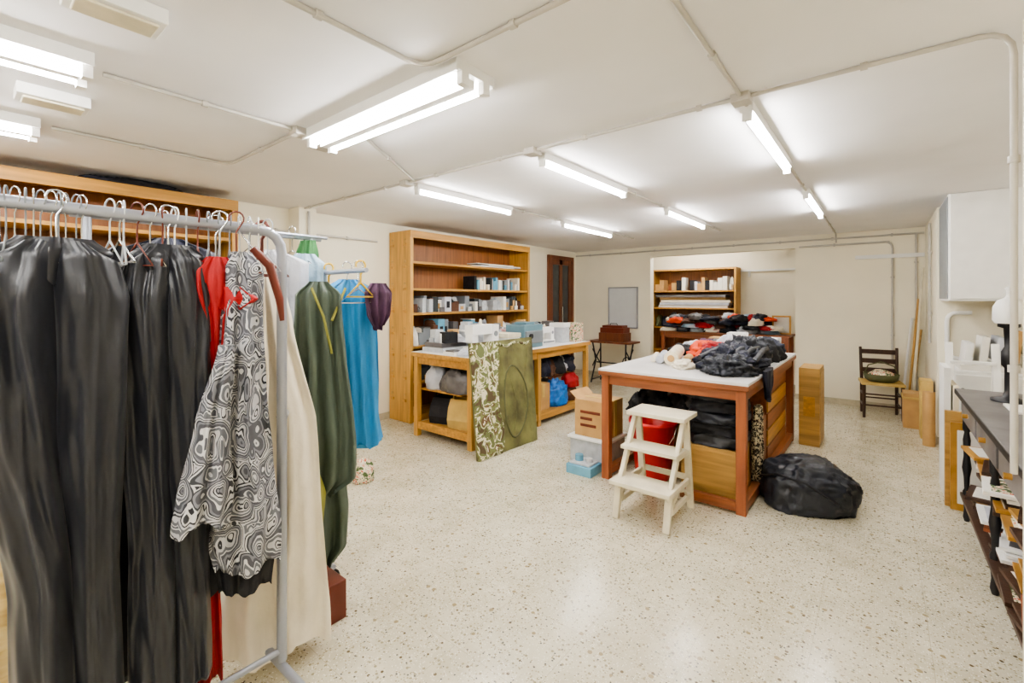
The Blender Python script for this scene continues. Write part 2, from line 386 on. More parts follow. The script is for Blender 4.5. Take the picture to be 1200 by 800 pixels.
def shelf_row(b,x0,x1,y0,y1,z,zmax,mats,wmin=.06,wmax=.22,along='y',fill=.92,soft=0):
    p=y0 if along=='y' else x0; e=y1 if along=='y' else x1; i=0
    while p<e-wmin:
        i+=1
        w=min(R(wmin,wmax),e-p); hh=R(.35,1)*(zmax-z); m=random.choice(mats)
        if random.random()<fill:
            if random.random()<soft:
                if along=='y': b.blob(((x0+x1)/2,p+w/2,z),((x1-x0)*.42,w*.5,hh),random.choice(mats),amp=.45,seed=i*3+z,nu=20,nv=12)
                else: b.blob((p+w/2,(y0+y1)/2,z),(w*.5,(y1-y0)*.42,hh),random.choice(mats),amp=.45,seed=i*3+z,nu=20,nv=12)
            elif along=='y':
                a=x1-R(0,.09)
                b.box(x0+R(0,.08),a,p,p+w-.006,z,z+hh,m)
                if w>.1 and random.random()<.6: b.box(a,a+.003,p+w*.25,p+w*.7,z+hh*.25,z+hh*.7,random.choice(['paper','grey','card','blackm']))
                k=random.random()
                if hh<.8*(zmax-z) and k<.3: b.box(x0+.03,a+.008,p+.002,p+w-.008,z+hh,z+hh+.012,random.choice(mats))
                elif hh<.75*(zmax-z) and k<.8: b.blob(((x0+a)/2+.03,p+w/2,z+hh),(.1,w*.42,.06),random.choice(mats+['pink','teal','cream']),amp=.4,seed=i,nu=16,nv=10)
                if a<x1-.05 and w>.08: b.obox((x1-.022,p+w*.5,z+.03),(.03,w*.5,.06),random.choice(mats),rz=R(-.3,.3))
            else: b.box(p,p+w-.006,y0+R(0,.05),y1-R(0,.08),z,z+hh,m)
        p+=w
def clutter(b,x0,x1,y0,y1,z,hmax,n,mats,seed=0):
    for i in range(n):
        x=R(x0,x1);y=R(y0,y1);k=random.random();m=random.choice(mats);hh=R(.3,1)*hmax
        if k<.4: b.obox((x,y,z+hh/2),(R(.05,.14),R(.06,.16),hh),m,rz=R(-.6,.6))
        elif k<.65: b.lathe((x,y,z),[(.03,0),(.033,.01),(.02,.02),(.02,hh*.6),(.033,hh*.7),(.03,hh*.8)],m,12)
        else: b.blob((x,y,z),(R(.06,.12),R(.06,.12),hh*.8),m,amp=.5,seed=seed+i,nu=24,nv=12)
b=B(); pm=['plastic','plastic','white','plastic','grey','paper','slate','glass','card','pale','brown']
shelf_row(b,-4.74,-4.43,3.55,4.6,1.331,1.56,pm,.05,.16,soft=.25); shelf_row(b,-4.74,-4.43,4.6,5.8,1.331,1.54,pm+['blackm','glass','glass'],.05,.12,soft=.2)
shelf_row(b,-4.74,-4.43,3.55,5.8,.921,1.28,pm+['white','paper','pblue','brown','cream'],.06,.15,soft=.4)
shelf_row(b,-4.74,-4.43,3.55,5.8,.481,.8,pm+['card','blackm'],.1,.3,soft=.3)
b.obj('sewing_supply_boxes',.004)
b=B()
for i in range(20):
    y=4.7+i*.052; k=random.choice(['paper','plastic','slate','pale','glass','blackm','pink','pblue','cream'])
    hh=R(.07,.2)
    b.box(-4.72,-4.46+R(-.05,.0),y,y+.045,1.631,1.631+hh,k)
for k in range(4): b.box(-4.7,-4.44-R(0,.05),4.5+R(0,.5),5.75-R(0,.2),1.961+k*.014,1.973+k*.014,['paper','pale','cream','paper'][k])
b.obj('folders_and_fabric_rolls',.003)
b=B(); shelf_row(b,X0+.05,X1-.05,Y0+.02,Y1-.04,1.661,1.92,['paper','blackm','pale','card','slate','redw','paper'],.05,.12,'x',soft=.15)
for i in range(5): b.box(X0+.08+R(0,.1),X1-.1-R(0,.1),Y0+.01+R(0,.04),Y1-.05,1.331+i*.05,1.331+i*.05+.046,['paper','pale','cream','card','slate'][i])
shelf_row(b,X0+.05,X1-.05,Y0+.02,Y1-.04,.951,1.24,['slate','navy','olive','pale','blackm','cream','brown','plum'],.1,.2,'x',soft=.6)
b.obj('fabric_rolls_and_books',.006)
b=B(); 
b.blob((-4.6,.95,2.362),(.14,.28,.075),'blackm',amp=.4,seed=3); b.blob((-4.58,.72,2.362),(.1,.14,.06),'navy',amp=.4,seed=5); b.obj('folded_dark_cloth')
b=B()
for z,zm in ((.501,.85),(.951,1.3),(1.351,1.6),(1.701,1.9)):
    shelf_row(b,-4.76,-4.45,-1.1,1.5,z,zm,['navy','brown','cream','redw','card','olive','blackm','paper'],.1,.3,soft=.4)
b.obj('stored_folded_costumes',.01)
# ---------------- door
b=B(); Y0,Y1=6.98,7.86; XD=XL+.001
b.box(XD,XL+.05,Y0,Y0+.07,0,2.32,'door'); b.box(XD,XL+.05,Y1-.07,Y1,0,2.32,'door'); b.box(XD,XL+.05,Y0+.07,Y1-.07,2.25,2.32,'door')
b.box(XD,XL+.03,Y0+.07,Y1-.07,0.005,1.0,'door')
b.box(XD,XL+.03,Y0+.07,Y0+.16,1.0,2.25,'door'); b.box(XD,XL+.03,Y1-.16,Y1-.07,1.0,2.25,'door'); b.box(XD,XL+.03,Y0+.39,Y1-.39,1.0,2.25,'door')
b.box(XD,XL+.03,Y0+.16,Y1-.16,2.15,2.25,'door')
b.box(XD,XL+.012,Y0+.16,Y0+.39,1.0,2.15,'glass'); b.box(XD,XL+.012,Y1-.39,Y1-.16,1.0,2.15,'glass')
b.cyl((XL+.06,Y0+.44,1.02),(XL+.06,Y0+.44,1.35),.012,'chrome'); b.cyl((XL+.03,Y0+.44,1.05),(XL+.06,Y0+.44,1.05),.008,'chrome'); b.cyl((XL+.03,Y0+.44,1.32),(XL+.06,Y0+.44,1.32),.008,'chrome')
b.obj('door_1',.004)
b=B(); b.box(-4.05,-3.5,7.97,7.999,.97,1.7,'board'); 
for a in ((-4.07,-3.48,7.96,7.999,.95,.97),(-4.07,-3.48,7.96,7.999,1.7,1.72),(-4.07,-4.05,7.96,7.999,.97,1.7),(-3.5,-3.48,7.96,7.999,.97,1.7)): b.box(*a,'steel')
b.obj('whiteboard')
# treadle sewing table
b=B(); x,y=-3.72,7.45
b.box(x-.42,x+.42,y-.22,y+.22,.72,.75,'door')
for sx in (-.32,.32):
    for sy in (-.15,.15): b.tube([(x+sx,y+sy,.72),(x+sx*.9,y+sy*.6,.4),(x+sx*1.05,y+sy*1.2,.0)],.014,'iron',8)
    b.beam((x+sx,y-.16,.06),(x+sx,y+.16,.06),.02,.02,'iron'); b.beam((x+sx,y-.15,.6),(x+sx,y+.15,.3),.015,.015,'iron'); b.beam((x+sx,y+.15,.6),(x+sx,y-.15,.3),.015,.015,'iron')
b.beam((x-.32,y,.35),(x+.32,y,.35),.02,.02,'iron'); b.box(x-.18,x+.18,y-.12,y+.12,.08,.1,'iron')
b.tube([(x+.25+.0,y+.16*math.cos(t/12*math.tau),.32+.16*math.sin(t/12*math.tau)) for t in range(13)],.01,'iron',6)
b.obj('treadle_sewing_table')
b=B()
b.box(x-.2,x+.28,y-.15,y+.15,.751,.9,'door'); b.box(x-.18,x+.26,y-.135,y+.135,.9,.99,'brownc'); b.box(x-.15,x+.23,y-.11,y+.11,.99,1.03,'brownc')
b.tube([(x-.05,y,1.03),(x-.04,y,1.06),(x+.08,y,1.06),(x+.09,y,1.03)],.008,'iron',6)
b.obj('sewing_machine_case',.012)
b=B(); b.box(-3.15,-1.1,8.2,8.8,.89,.92,'redwx')
for xx in (-3.1,-1.15):
    for yy in (8.25,8.75): b.box(xx-.03,xx+.03,yy-.03,yy+.03,0,.89,'redw')
b.box(-3.07,-1.18,8.23,8.26,.8,.89,'redwx')
b.obj('sorting_table',.003)
b=B(); cl=['red','navy','orange','blackm','cream','pale','olive','slate','pink','brown','blackm','navy','lblue','blackm','slate','pale','brown','grey']
for i in range(66):
    b.blob((-3.0+(i%34)*.05+R(-.03,.03),8.45+R(-.18,.12),.921+(i%4)*.07),(R(.09,.16),R(.1,.16),R(.06,.12)),random.choice(cl),amp=.6,seed=i,nu=28,nv=14,rz=R(0,3))
b.obj('pile_of_clothes')
b=B(); 
for a in ((-1.4,-1.13,8.55,8.58,.921,.945),(-1.4,-1.13,8.55,8.58,1.2,1.225),(-1.4,-1.375,8.55,8.58,.945,1.2),(-1.155,-1.13,8.55,8.58,.945,1.2)): b.box(*a,'gold')
b.box(-1.375,-1.155,8.57,8.58,.945,1.2,'paper'); b.obj('picture_frame')
b=B(); b.box(-2.02,-.87,9.22,9.298,2.0,2.03,'white'); b.box(-1.9,-1.87,9.25,9.298,1.9,2.0,'white'); b.box(-1.1,-1.07,9.25,9.298,1.9,2.0,'white'); b.obj('wall_shelf')
# ---------------- left work table
b=B(); X0,X1,Y0,Y1,h=-4.0,-3.12,3.22,5.52,.92
b.box(X0-.02,X1+.02,Y0-.02,Y1+.02,h-.035,h,'lam'); b.box(X0-.022,X1+.022,Y0-.022,Y0-.0,h-.05,h-.002,'oak'); b.box(X1,X1+.024,Y0-.02,Y1+.02,h-.05,h-.002,'oak')
for xx in (X0,X1-.06):
    for yy in (Y0,(Y0+Y1)/2-.03,Y1-.06): b.box(xx,xx+.06,yy,yy+.06,0,h-.035,'oakv')
b.box(X1-.045,X1-.015,Y0+.06,Y1-.06,h-.13,h-.035,'oak'); b.box(X0+.015,X0+.045,Y0+.06,Y1-.06,h-.13,h-.035,'oak')
b.box(X0+.06,X1-.06,Y0+.015,Y0+.045,h-.13,h-.035,'oak'); b.box(X0+.06,X1-.06,Y1-.045,Y1-.015,h-.13,h-.035,'oak')
b.box(X0+.06,X1-.06,Y0+.01,Y0+.05,.08,.16,'oak'); b.box(X1-.05,X1-.01,Y0+.06,Y1-.06,.06,.14,'oak'); b.box(X0+.02,X0+.06,Y0+.06,Y1-.06,.06,.14,'oak')
b.box(X0+.06,X1-.05,Y0+.05,Y1-.05,.12,.14,'oak')
b.box(X0+.06,X1-.2,Y0+.06,Y1-.06,.5,.52,'oak')
b.obj('work_table',.003)
b=B(); z=.521
for i,m_ in enumerate(['slate','blackm','navy','pale','brown','blackm','slate','blackm','plum','navy','brown','blackm','pale','navy']):
    b.blob((-3.46+R(-.05,.03),3.38+i*.15,z),(.2,R(.1,.14),R(.2,.26)),m_,amp=.5,seed=i+11,nu=32,nv=18,box=.8)
    b.blob((-3.8,3.38+i*.15,z),(.13,.12,.25),['pale','blackm','grey','navy','blackm'][i%5],amp=.4,seed=i+71,nu=24,nv=14)
b.obj('cloth_bundles')
def bag(b,x,y,z,wx,wy,h,m,rz=0):
    c=Vector((x,y,z)); rr=Matrix.Rotation(rz,3,'Z')
    rings=[]
    for t,kx,ky in ((0,1,1),(.3,1.03,1.1),(.7,1.02,.9),(1,.97,.55)):
        rings.append([c+rr@Vector((sx*wx/2*kx,sy*wy/2*ky,h*t)) for sx,sy in ((-1,-1),(0,-1.05),(1,-1),(1.03,0),(1,1),(0,1.05),(-1,1),(-1.03,0))])
    vs=[v for r_ in rings for v in r_]; fs=[tuple(range(8))[::-1]]
    for i in range(3):
        for j in range(8): fs.append((i*8+j,i*8+(j+1)%8,(i+1)*8+(j+1)%8,(i+1)*8+j))
    b.add(vs,fs,m); 
    for sx in (-1,1):
        b.tube([c+rr@Vector((sx*wx*.4,wy*q,h+zz)) for q,zz in ((-.2,0),(-.15,.05),(0,.07),(.15,.05),(.2,0))],.006,m,6)
bag(b:=B(),-3.42,3.44,.141,.3,.22,.3,'kraft',.25); b.obj('paper_bag')
bag(b:=B(),-3.77,3.5,.141,.26,.3,.27,'blackm',.3); b.obj('black_shopping_bag')
b=B(); b.blob((-3.2,3.66,.141),(.06,.1,.34),'red',amp=.3,seed=9); b.obj('red_cloth')
b=B(); b.box(-3.5,-3.2,4.42,4.7,.141,.46,'card'); b.box(-3.505,-3.195,4.53,4.59,.3,.463,'kraft'); b.obj('cardboard_box',.004)
b=B(); b.blob((-3.28,4.94,.141),(.14,.2,.3),'bblue',amp=.45,seed=2,nu=56,nv=30,fr=3); b.obj('blue_plastic_bag')
b=B(); b.blob((-3.28,5.3,.32),(.11,.13,.18),'red',amp=.2,seed=4,ridge=False); b.blob((-3.32,5.3,.141),(.13,.13,.2),'brown',amp=.3,seed=6); b.obj('red_cushion')
b=B(); b.box(-3.85,-3.45,3.9,4.4,.141,.42,'card'); b.obj('storage_carton',.004)
b=B(); b.blob((-3.72,4.9,.141),(.2,.45,.32),'blackm',amp=.4,seed=77); b.obj('dark_cloth_bundle')
def sewing(name,x,y,z,m='white',s=1,rz=0):
    b=B()
    q=lambda x0,x1,y0,y1,z0,z1,mm:b.obox((x+(x0+x1)/2*s,y+(y0+y1)/2*s,z+(z0+z1)/2*s),((x1-x0)*s,(y1-y0)*s,(z1-z0)*s),mm)
    q(-.09,.09,-.2,.2,0,.07,m); q(-.07,.07,.1,.2,.07,.3,m); q(-.06,.06,-.2,.1,.2,.3,m); q(-.05,.05,-.2,-.11,.12,.2,m)
    b.cyl((x,y+.2*s,z+.22*s),(x,y+.235*s,z+.22*s),.045*s,'grey'); b.cyl((x,y-.15*s,z+.07*s),(x,y-.15*s,z+.12*s),.006*s,'chrome')
    b.cyl((x+.06*s,y+.15*s,z+.2*s),(x+.075*s,y+.15*s,z+.2*s),.03*s,'grey'); b.cyl((x,y-.02*s,z+.3*s),(x,y-.02*s,z+.36*s),.015*s,'cream')
    q(.091,.093,-.18,.18,.02,.05,'grey')
    b.obj(name,.01)
zt=.921
sewing('sewing_machine',-3.35,3.62,zt,'white',1.0)
b=B(); b.box(-3.5,-3.22,4.2,4.58,zt,zt+.27,'mach'); b.box(-3.52,-3.2,4.22,4.56,zt+.05,zt+.2,'grey'); b.box(-3.45,-3.27,4.3,4.48,zt+.27,zt+.3,'mach'); b.cyl((-3.199,4.3,zt+.14),(-3.18,4.3,zt+.14),.03,'iron'); b.obj('overlock_machine',.01)
sewing('sewing_machine',-3.4,4.88,zt,'white',.7)
b=B(); b.box(-3.45,-3.25,5.08,5.24,zt,zt+.26,'plastic'); b.box(-3.46,-3.24,5.07,5.25,zt+.2,zt+.26,'white'); b.obj('plastic_container',.006)
b=B(); b.box(-3.4,-3.18,5.29,5.48,zt,zt+.25,'toile'); b.obj('patterned_carton',.003)
b=B()
b.box(-3.95,-3.62,3.3,3.7,zt,zt+.05,'plastic'); b.box(-3.93,-3.65,3.32,3.68,zt+.05,zt+.1,'slate')
b.box(-3.9,-3.6,3.75,4.05,zt,zt+.2,'plastic'); b.box(-3.92,-3.58,3.73,4.07,zt+.2,zt+.215,'white')
b.box(-3.95,-3.6,4.1,4.55,zt,zt+.14,'white'); b.box(-3.9,-3.65,4.6,5.0,zt,zt+.2,'plastic'); b.box(-3.92,-3.6,5.02,5.45,zt,zt+.16,'paper')
clutter(b,-3.9,-3.65,3.35,3.65,zt+.1,.14,15,['plastic','white','grey','blackm','pale','card'],5); clutter(b,-3.9,-3.65,3.8,4.0,zt+.215,.1,6,['plastic','white','grey','pale'],15); clutter(b,-3.9,-3.65,4.15,4.5,zt+.14,.16,12,['plastic','white','grey','slate','pink','pale','blackm','card'],25); clutter(b,-3.85,-3.68,4.65,4.95,zt+.2,.1,7,['card','white','grey','pale'],45); clutter(b,-3.85,-3.65,5.07,5.4,zt+.16,.12,9,['plastic','white','grey','slate','pink','pale','blackm','card'],65)
b.obj('plastic_storage_trays',.005)
b=B(); b.box(-3.55,-3.38,3.24,3.37,zt,zt+.03,'paper'); b.box(-3.52,-3.4,3.25,3.36,zt+.03,zt+.045,'slate'); b.blob((-3.3,3.3,zt),(.07,.06,.06),'pale',amp=.5,seed=3); b.obj('paper_stack')
b=B(); b.box(-3.48,-3.22,3.9,4.12,zt,zt+.18,'white'); b.box(-3.49,-3.21,3.89,4.13,zt+.14,zt+.19,'offw'); b.obj('white_carton',.004)
# camouflage panel leaning on table
b=B()
bl=Vector((-2.9,3.06,.0));br=Vector((-2.86,3.94,0));tl=Vector((-3.07,3.12,1.07));tr=Vector((-3.07,4.12,1.07))
def sheet(b,bl,br,tr,tl,th,m,n=24,amp=0,u0=0,u1=1):
    nrm=(br-bl).cross(tl-bl).normalized()
    if nrm.x<0: nrm=-nrm
    vs=[];fs=[]
    for sd in (0,1):
        for i in range(n+1):
            for j in range(n+1):
                u=u0+(u1-u0)*i/n;v=j/n; p=bl*(1-u)*(1-v)+br*u*(1-v)+tr*u*v+tl*(1-u)*v
                k=amp*noise.noise(Vector((u*6,v*6,3))) if sd else 0
                vs.append(p+nrm*(th*sd+k))
    q=(n+1)*(n+1)
    for i in range(n):
        for j in range(n):
            a=i*(n+1)+j; fs.append((a,a+1,a+n+2,a+n+1)); fs.append((q+a,q+a+n+1,q+a+n+2,q+a+1))
    for i in range(n):
        for (a,c) in ((i,i+1),(n*(n+1)+i,n*(n+1)+i+1),(i*(n+1),(i+1)*(n+1)),(i*(n+1)+n,(i+1)*(n+1)+n)): fs.append((a,c,q+c,q+a))
    b.add(vs,fs,m)
    return nrm
nr=sheet(b,bl,br,tr,tl,.02,'moss',amp=.008)
sheet(b,bl+nr*.021,br+nr*.021,tr+nr*.021,tl+nr*.021,.02,'camo',amp=.02,u1=.36)
def pp(u,v,o=.03): return bl*(1-u)*(1-v)+br*u*(1-v)+tr*u*v+tl*(1-u)*v+nr*o
b.tube([pp(.66+.2*math.cos(t/24*math.tau),.42+.32*math.sin(t/24*math.tau)*(1-.25*math.cos(t/24*math.tau)),.02) for t in range(25)],.01,'olive',6)
b.tube([pp(.34+.04*math.sin(v*9),v,.03) for v in [i/20 for i in range(1,20)]],.025,'camo',6)
b.tube([pp(u,.955+.015*math.sin(u*20),.02) for u in [i/20 for i in range(1,20)]],.016,'camo',6)
for u_ in (.45,.6,.85): b.tube([pp(u_+.05*math.sin(v*7+u_*9),v,.018) for v in [i/10 for i in range(1,10)]],.006,'moss',5)
b.obj('camouflage_scenery_panel')
# ---------------- centre table
b=B(); X0,X1,Y0,Y1,h=-1.82,-.72,3.44,5.66,.92
b.box(X0-.02,X1+.02,Y0-.02,Y1+.02,h-.02,h,'lam'); b.box(X0-.02,X1+.02,Y0-.02,Y1+.02,h-.055,h-.02,'redwx')
for xx in (X0,X1-.065):
    for yy in (Y0,Y1-.065): b.box(xx,xx+.065,yy,yy+.065,0,h-.055,'redw')
b.box(X0+.065,X1-.065,Y0+.01,Y0+.04,h-.13,h-.055,'redwx'); b.box(X0+.065,X1-.065,Y1-.04,Y1-.01,h-.13,h-.055,'redwx')
b.box(X1-.04,X1-.01,Y0+.065,Y1-.065,h-.13,h-.055,'redwy'); b.box(X0+.01,X0+.04,Y0+.065,Y1-.065,h-.13,h-.055,'redwy')
b.box(X1-.055,X1,Y0+.065,Y1-.065,.02,.085,'redwy'); b.box(X1-.45,X1-.065,Y0,Y0+.05,.02,.085,'redwx'); b.box(X0,X0+.05,Y0+.065,Y1-.065,.02,.085,'redwy')
b.obj('cutting_table',.003)
b=B()
x0,x1,y0,y1=-1.2,-.79,4.55,5.55
b.box(x0,x1,y0,y1,0,.78,'redwy')
for i in range(5): b.box(x1,x1+.012,y0+.01,y1-.01,.05+i*.147,.05+i*.147+.135,'oak' if i%2 else 'redwy')
b.box(x0,x1-.01,4.24,4.54,0,.5,'redwy'); b.box(x1-.01,x1+.002,4.25,4.53,.05,.48,'redwy')
b.obj('drawer_cabinet',.004)
b=B(); b.box(-1.2,-.79,3.56,4.12,0.0,.4,'ply'); b.box(-1.21,-.785,3.55,4.13,.36,.4,'ply'); b.obj('plywood_crate',.004)
b=B()
for k in range(5): b.blob((-1.0+R(-.02,.02),3.8,.401+k*.085),(.2,.23,.11),['black','blackm','bag','blackm','black'][k],amp=.3,seed=21+k,box=.6)
b.obj('black_cloth_bags')
b=B(); b.cloth((-.752,3.98),math.pi/2,[(.66,.18,.04),(.5,.28,.05),(.2,.2,.05),(.1,.12,.04)],'lace',nf=4,amp=.01,seed=3); b.obj('lace_shawl')
b=B()
for i in range(12): b.blob((-1.68+i*.042,4.1+R(-.14,.15),.471+(i%4)*.05),(.12,.14,.18),['blackm','pale','blackm','navy','blackm','slate','blackm','brown','blackm','navy','slate','blackm'][i],amp=.6,seed=30+i,nu=32,nv=16)
b.box(-1.75,-1.25,3.95,4.45,.0,.47,'card')
b.obj('clothes_in_box')
b=B(); b.lathe((-1.49,3.72,0),[(.12,0),(.14,.02),(.185,.46),(.198,.462),(.198,.49),(.185,.49),(.178,.48),(.13,.03)],'bucket',32)
b.tube([(-1.49-.19,3.72,.45)]+[(-1.49+.2*math.cos(t),3.72-.2*math.sin(t)*.4-.01,.45-.2*math.sin(t)) for t in [math.pi-k*math.pi/10 for k in range(11)]],.004,'chrome',6)
b.obj('red_bucket')
b=B(); b.box(-2.24,-1.86,3.62,3.98,0,.24,'plastic'); b.box(-2.26,-1.84,3.6,4.0,.22,.25,'white'); b.obj('plastic_storage_bin',.01)
b=B(); b.box(-2.2,-1.87,3.64,3.95,.251,.58,'card'); b.box(-2.205,-1.865,3.77,3.82,.255,.583,'kraft')
for i,w in enumerate((.2,.12,.16)): b.box(-2.14,-2.14+w,3.634,3.64,.46-i*.06,.485-i*.06,'brownc')
b.obox((-2.2,3.79,.6),(.13,.31,.004),'card',ry=.7); b.obj('cookie_carton',.002)
b=B(); b.box(-2.12,-1.88,3.36,3.56,0,.08,'pblue'); b.box(-2.1,-1.9,3.38,3.54,.08,.1,'plastic'); b.cyl((-2.04,3.45,.1),(-2.04,3.45,.15),.035,'pblue'); b.cyl((-1.95,3.46,.1),(-1.95,3.46,.13),.03,'plastic'); b.obj('plastic_food_container',.006)
b=B(); z=.921
b.blob((-.98,4.12,z),(.25,.38,.18),'navy',amp=.5,seed=41,rz=.2,nu=90,nv=44,fr=4)
b.blob((-.92,3.84,z),(.18,.22,.14),'bag',amp=.5,seed=42,nu=72,nv=36,fr=4)
b.blob((-.95,4.5,z),(.2,.2,.23),'bag',amp=.5,seed=43,nu=72,nv=36,fr=4)
b.cloth((-.672,3.95),math.pi/2,[(.96,.3,.04),(.84,.24,.03),(.74,.08,.02)],'navy',nf=3,amp=.008,seed=4)
for k in range(5): b.tube([(-1.15+.1*k,3.85,z+.1),(-1.05+.08*k,4.1,z+.17),(-1.0+.06*k,4.4,z+.15)],.022,'bag',6)
b.obj('crumpled_black_jacket')
b=B(); b.blob((-1.3,4.66,z),(.17,.28,.16),'orange',amp=.5,seed=44,rz=.5,fr=3); b.blob((-1.24,4.38,z),(.1,.16,.12),'orange',amp=.5,seed=45); b.blob((-1.22,4.5,z+.09),(.1,.12,.08),'red',amp=.5,seed=45); b.obj('orange_cloth')
b=B(); b.cyl((-1.42,3.95,z+.06),(-1.58,4.6,z+.06),.06,'offw',n=20); b.cyl((-1.42,3.948,z+.06),(-1.419,3.945,z+.06),.03,'card'); b.cyl((-1.3,3.98,z+.04),(-1.36,4.25,z+.04),.04,'card'); b.blob((-1.28,3.86,z),(.08,.1,.07),'cream',amp=.5,seed=46,fr=3); b.blob((-1.62,4.85,z),(.13,.16,.1),'blackm',amp=.5,seed=47); b.cyl((-1.54,4.0,z+.035),(-1.68,4.5,z+.035),.035,'pale'); b.cyl((-1.62,4.05,z+.025),(-1.74,4.45,z+.025),.025,'cream'); b.obj('fabric_rolls')
b=B(); b.box(-1.3,-1.05,5.2,5.4,z,z+.14,'paper'); b.box(-1.0,-.8,5.2,5.4,z,z+.18,'white'); b.box(-1.28,-1.1,5.22,5.38,z+.14,z+.22,'white'); b.box(-1.5,-1.34,5.35,5.55,z,z+.15,'card'); b.obj('white_boxes',.004)
b=B()
for i,(x,y,m_) in enumerate([(-1.6,5.2,'pale'),(-.9,4.88,'brown'),(-1.1,5.02,'navy'),(-.86,5.04,'navy'),(-1.0,4.94,'yellow'),(-1.45,5.12,'plum'),(-1.28,5.06,'slate'),(-.85,4.78,'blackm'),(-1.05,4.84,'pale'),(-.84,4.95,'blackm'),(-1.0,5.06,'blackm'),(-1.2,4.98,'pale')]): b.blob((x,y,z),(.13,.1,.12+.025*(i%4)),m_,amp=.5,seed=48+i,nu=32,nv=18)
b.obj('folded_cloth')
b=B(); b.box(-.66,-.48,5.52,5.95,0,.79,'ply'); b.box(-.48,-.475,5.54,5.93,.04,.75,'ply'); b.box(-.62,-.52,5.515,5.52,.3,.5,'oak'); b.obj('wooden_box',.004)
b=B(); b.blob((-.42,3.96,0),(.29,.25,.32),'bag',amp=.2,fr=2.0,seed=62,rz=.5,nu=110,nv=56,flat=.5,box=.75)
b.tube([(-.7,3.82,.18),(-.58,3.72,.25),(-.4,3.68,.24),(-.22,3.75,.12)],.009,'blackm',6); b.obj('black_duffel_bag')
# ---------------- step stool
b=B(); xl,xr=-1.43,-1.05
m_='offw'
for xx in (xl,xr-.03):
    xs=xx+.015
    b.beam((xs,2.88,0),(xs,2.93,.24),.03,.045,m_)
    b.beam((xs,3.36,0),(xs,3.25,.66),.03,.045,m_)
    b.beam((xs,2.97,.1),(xs,3.34,.1),.022,.035,m_)
    b.beam((xs,2.9,.21),(xs,3.3,.21),.022,.04,m_); b.beam((xs,3.06,.42),(xs,3.28,.42),.022,.035,m_)
    b.beam((xs,2.93,.2),(xs,3.2,.64),.03,.045,m_)
    b.tube([(xs,2.92,.05),(xs,2.98,.14),(xs,3.08,.19)],.013,m_,6); b.tube([(xs,3.3,.08),(xs,3.24,.16),(xs,3.14,.19)],.013,m_,6)
b.box(xl-.02,xr+.02,2.84,3.06,.235,.262,m_); b.box(xl-.01,xr+.01,3.0,3.2,.44,.465,m_); b.box(xl-.02,xr+.02,3.12,3.4,.655,.685,m_)
b.box(xl+.03,xr-.03,3.33,3.35,.2,.24,m_); b.box(xl+.03,xr-.03,2.93,2.95,.19,.235,m_)
b.obj('step_stool',.004)
# ---------------- chair
b=B(); cx,cy,rz=.0,7.5,.12
def q(x,y,z): 
    return (cx+x*math.cos(rz)-y*math.sin(rz),cy+x*math.sin(rz)+y*math.cos(rz),z)
for sx in (-.19,.19):
    b.tube([q(sx,-.18,0),q(sx,-.18,.2),q(sx,-.18,.43)],[.016,.02,.02],'dark',10)
    b.tube([q(sx*.95,.19,0),q(sx*.95,.18,.43),q(sx,.24,.86)],[.016,.02,.016],'dark',10)
    for zz in (.14,.28): b.tube([q(sx,-.18,zz),q(sx,.18,zz)],.01,'dark',8)
for zz in (.16,.3): b.tube([q(-.19,-.18,zz),q(.19,-.18,zz)],.01,'dark',8)
b.tube([q(-.19,.18,.2),q(.19,.18,.2)],.01,'dark',8)
b.obox(q(0,0,.43),(.43,.41,.03),'kraft',rz)
for zz in (.56,.68,.8): 
    yy=.19+(zz-.43)/.43*.05; b.obox(q(0,yy,zz),(.36,.015,.06),'dark',rz)
b.obj('ladderback_chair')
b=B(); c=q(0,-.01,.446); b.lathe(c,[(.13,0),(.17,.03),(.185,.1),(.175,.1),(.16,.06),(.12,.05)],'olive',24)
b.tube([(c[0]-.17,c[1],c[2]+.09),(c[0]-.13,c[1],c[2]+.2),(c[0],c[1],c[2]+.25),(c[0]+.13,c[1],c[2]+.2),(c[0]+.17,c[1],c[2]+.09)],.008,'olive',6)
b.blob((c[0],c[1],c[2]+.055),(.13,.13,.09),'toile',amp=.3,seed=3); b.obj('wicker_basket')
# ---------------- right side
b=B(); b.box(.47,XR,5.65,6.4,1.48,H,'white'); b.box(.48,XR,5.63,5.65,1.5,H-.005,'white'); b.box(.462,.47,5.66,6.38,1.5,H-.02,'grey'); b.obj('wall_cabinet',.003)
b=B(); 
for i,(x,y,hh) in enumerate(((.40,7.7,1.9),(.36,7.78,1.5),(.3,7.86,1.25),(.39,7.86,1.1))): b.cyl((x-.1,y-.05,0),(x+.015,y+.08,hh),.014,['offw','oakv','white','ply'][i],n=10)
b.obj('wooden_poles')
b=B(); b.box(.2,.4,7.0,7.3,0,.4,'card'); b.box(.19,.41,6.99,7.31,.34,.36,'kraft'); b.obj('cardboard_box',.003)
b=B(); b.obox((.38,6.7,.31),(.1,.26,.62),'kraft'); b.cyl((.38,6.3,0),(.38,6.3,.55),.05,'card'); b.obj('cardboard_rolls')
b=B(); b.box(.5,1.1,5.75,6.35,0,.85,'white'); b.box(.49,.5,5.77,6.33,.05,.82,'offw'); b.box(.52,1.08,5.735,5.75,.05,.82,'white'); b.box(.56,.58,5.71,5.735,.5,.7,'grey'); b.obj('white_cabinet',.006)
b=B()
for i in range(5): b.obox((.62+i*.1,6.0,.99+.03*i),(.05,.35,.22+.06*(i%2)),['white','paper','pale','card','offw'][i],ry=.1)
b.box(.56,1.08,5.82,6.18,.851,.9,'paper')
b.obj('stacked_white_boxes',.004)
b=B()
for xx in (.46,.74):
    b.beam((xx,5.15,0),(xx,5.5,1.12),.03,.05,'white')
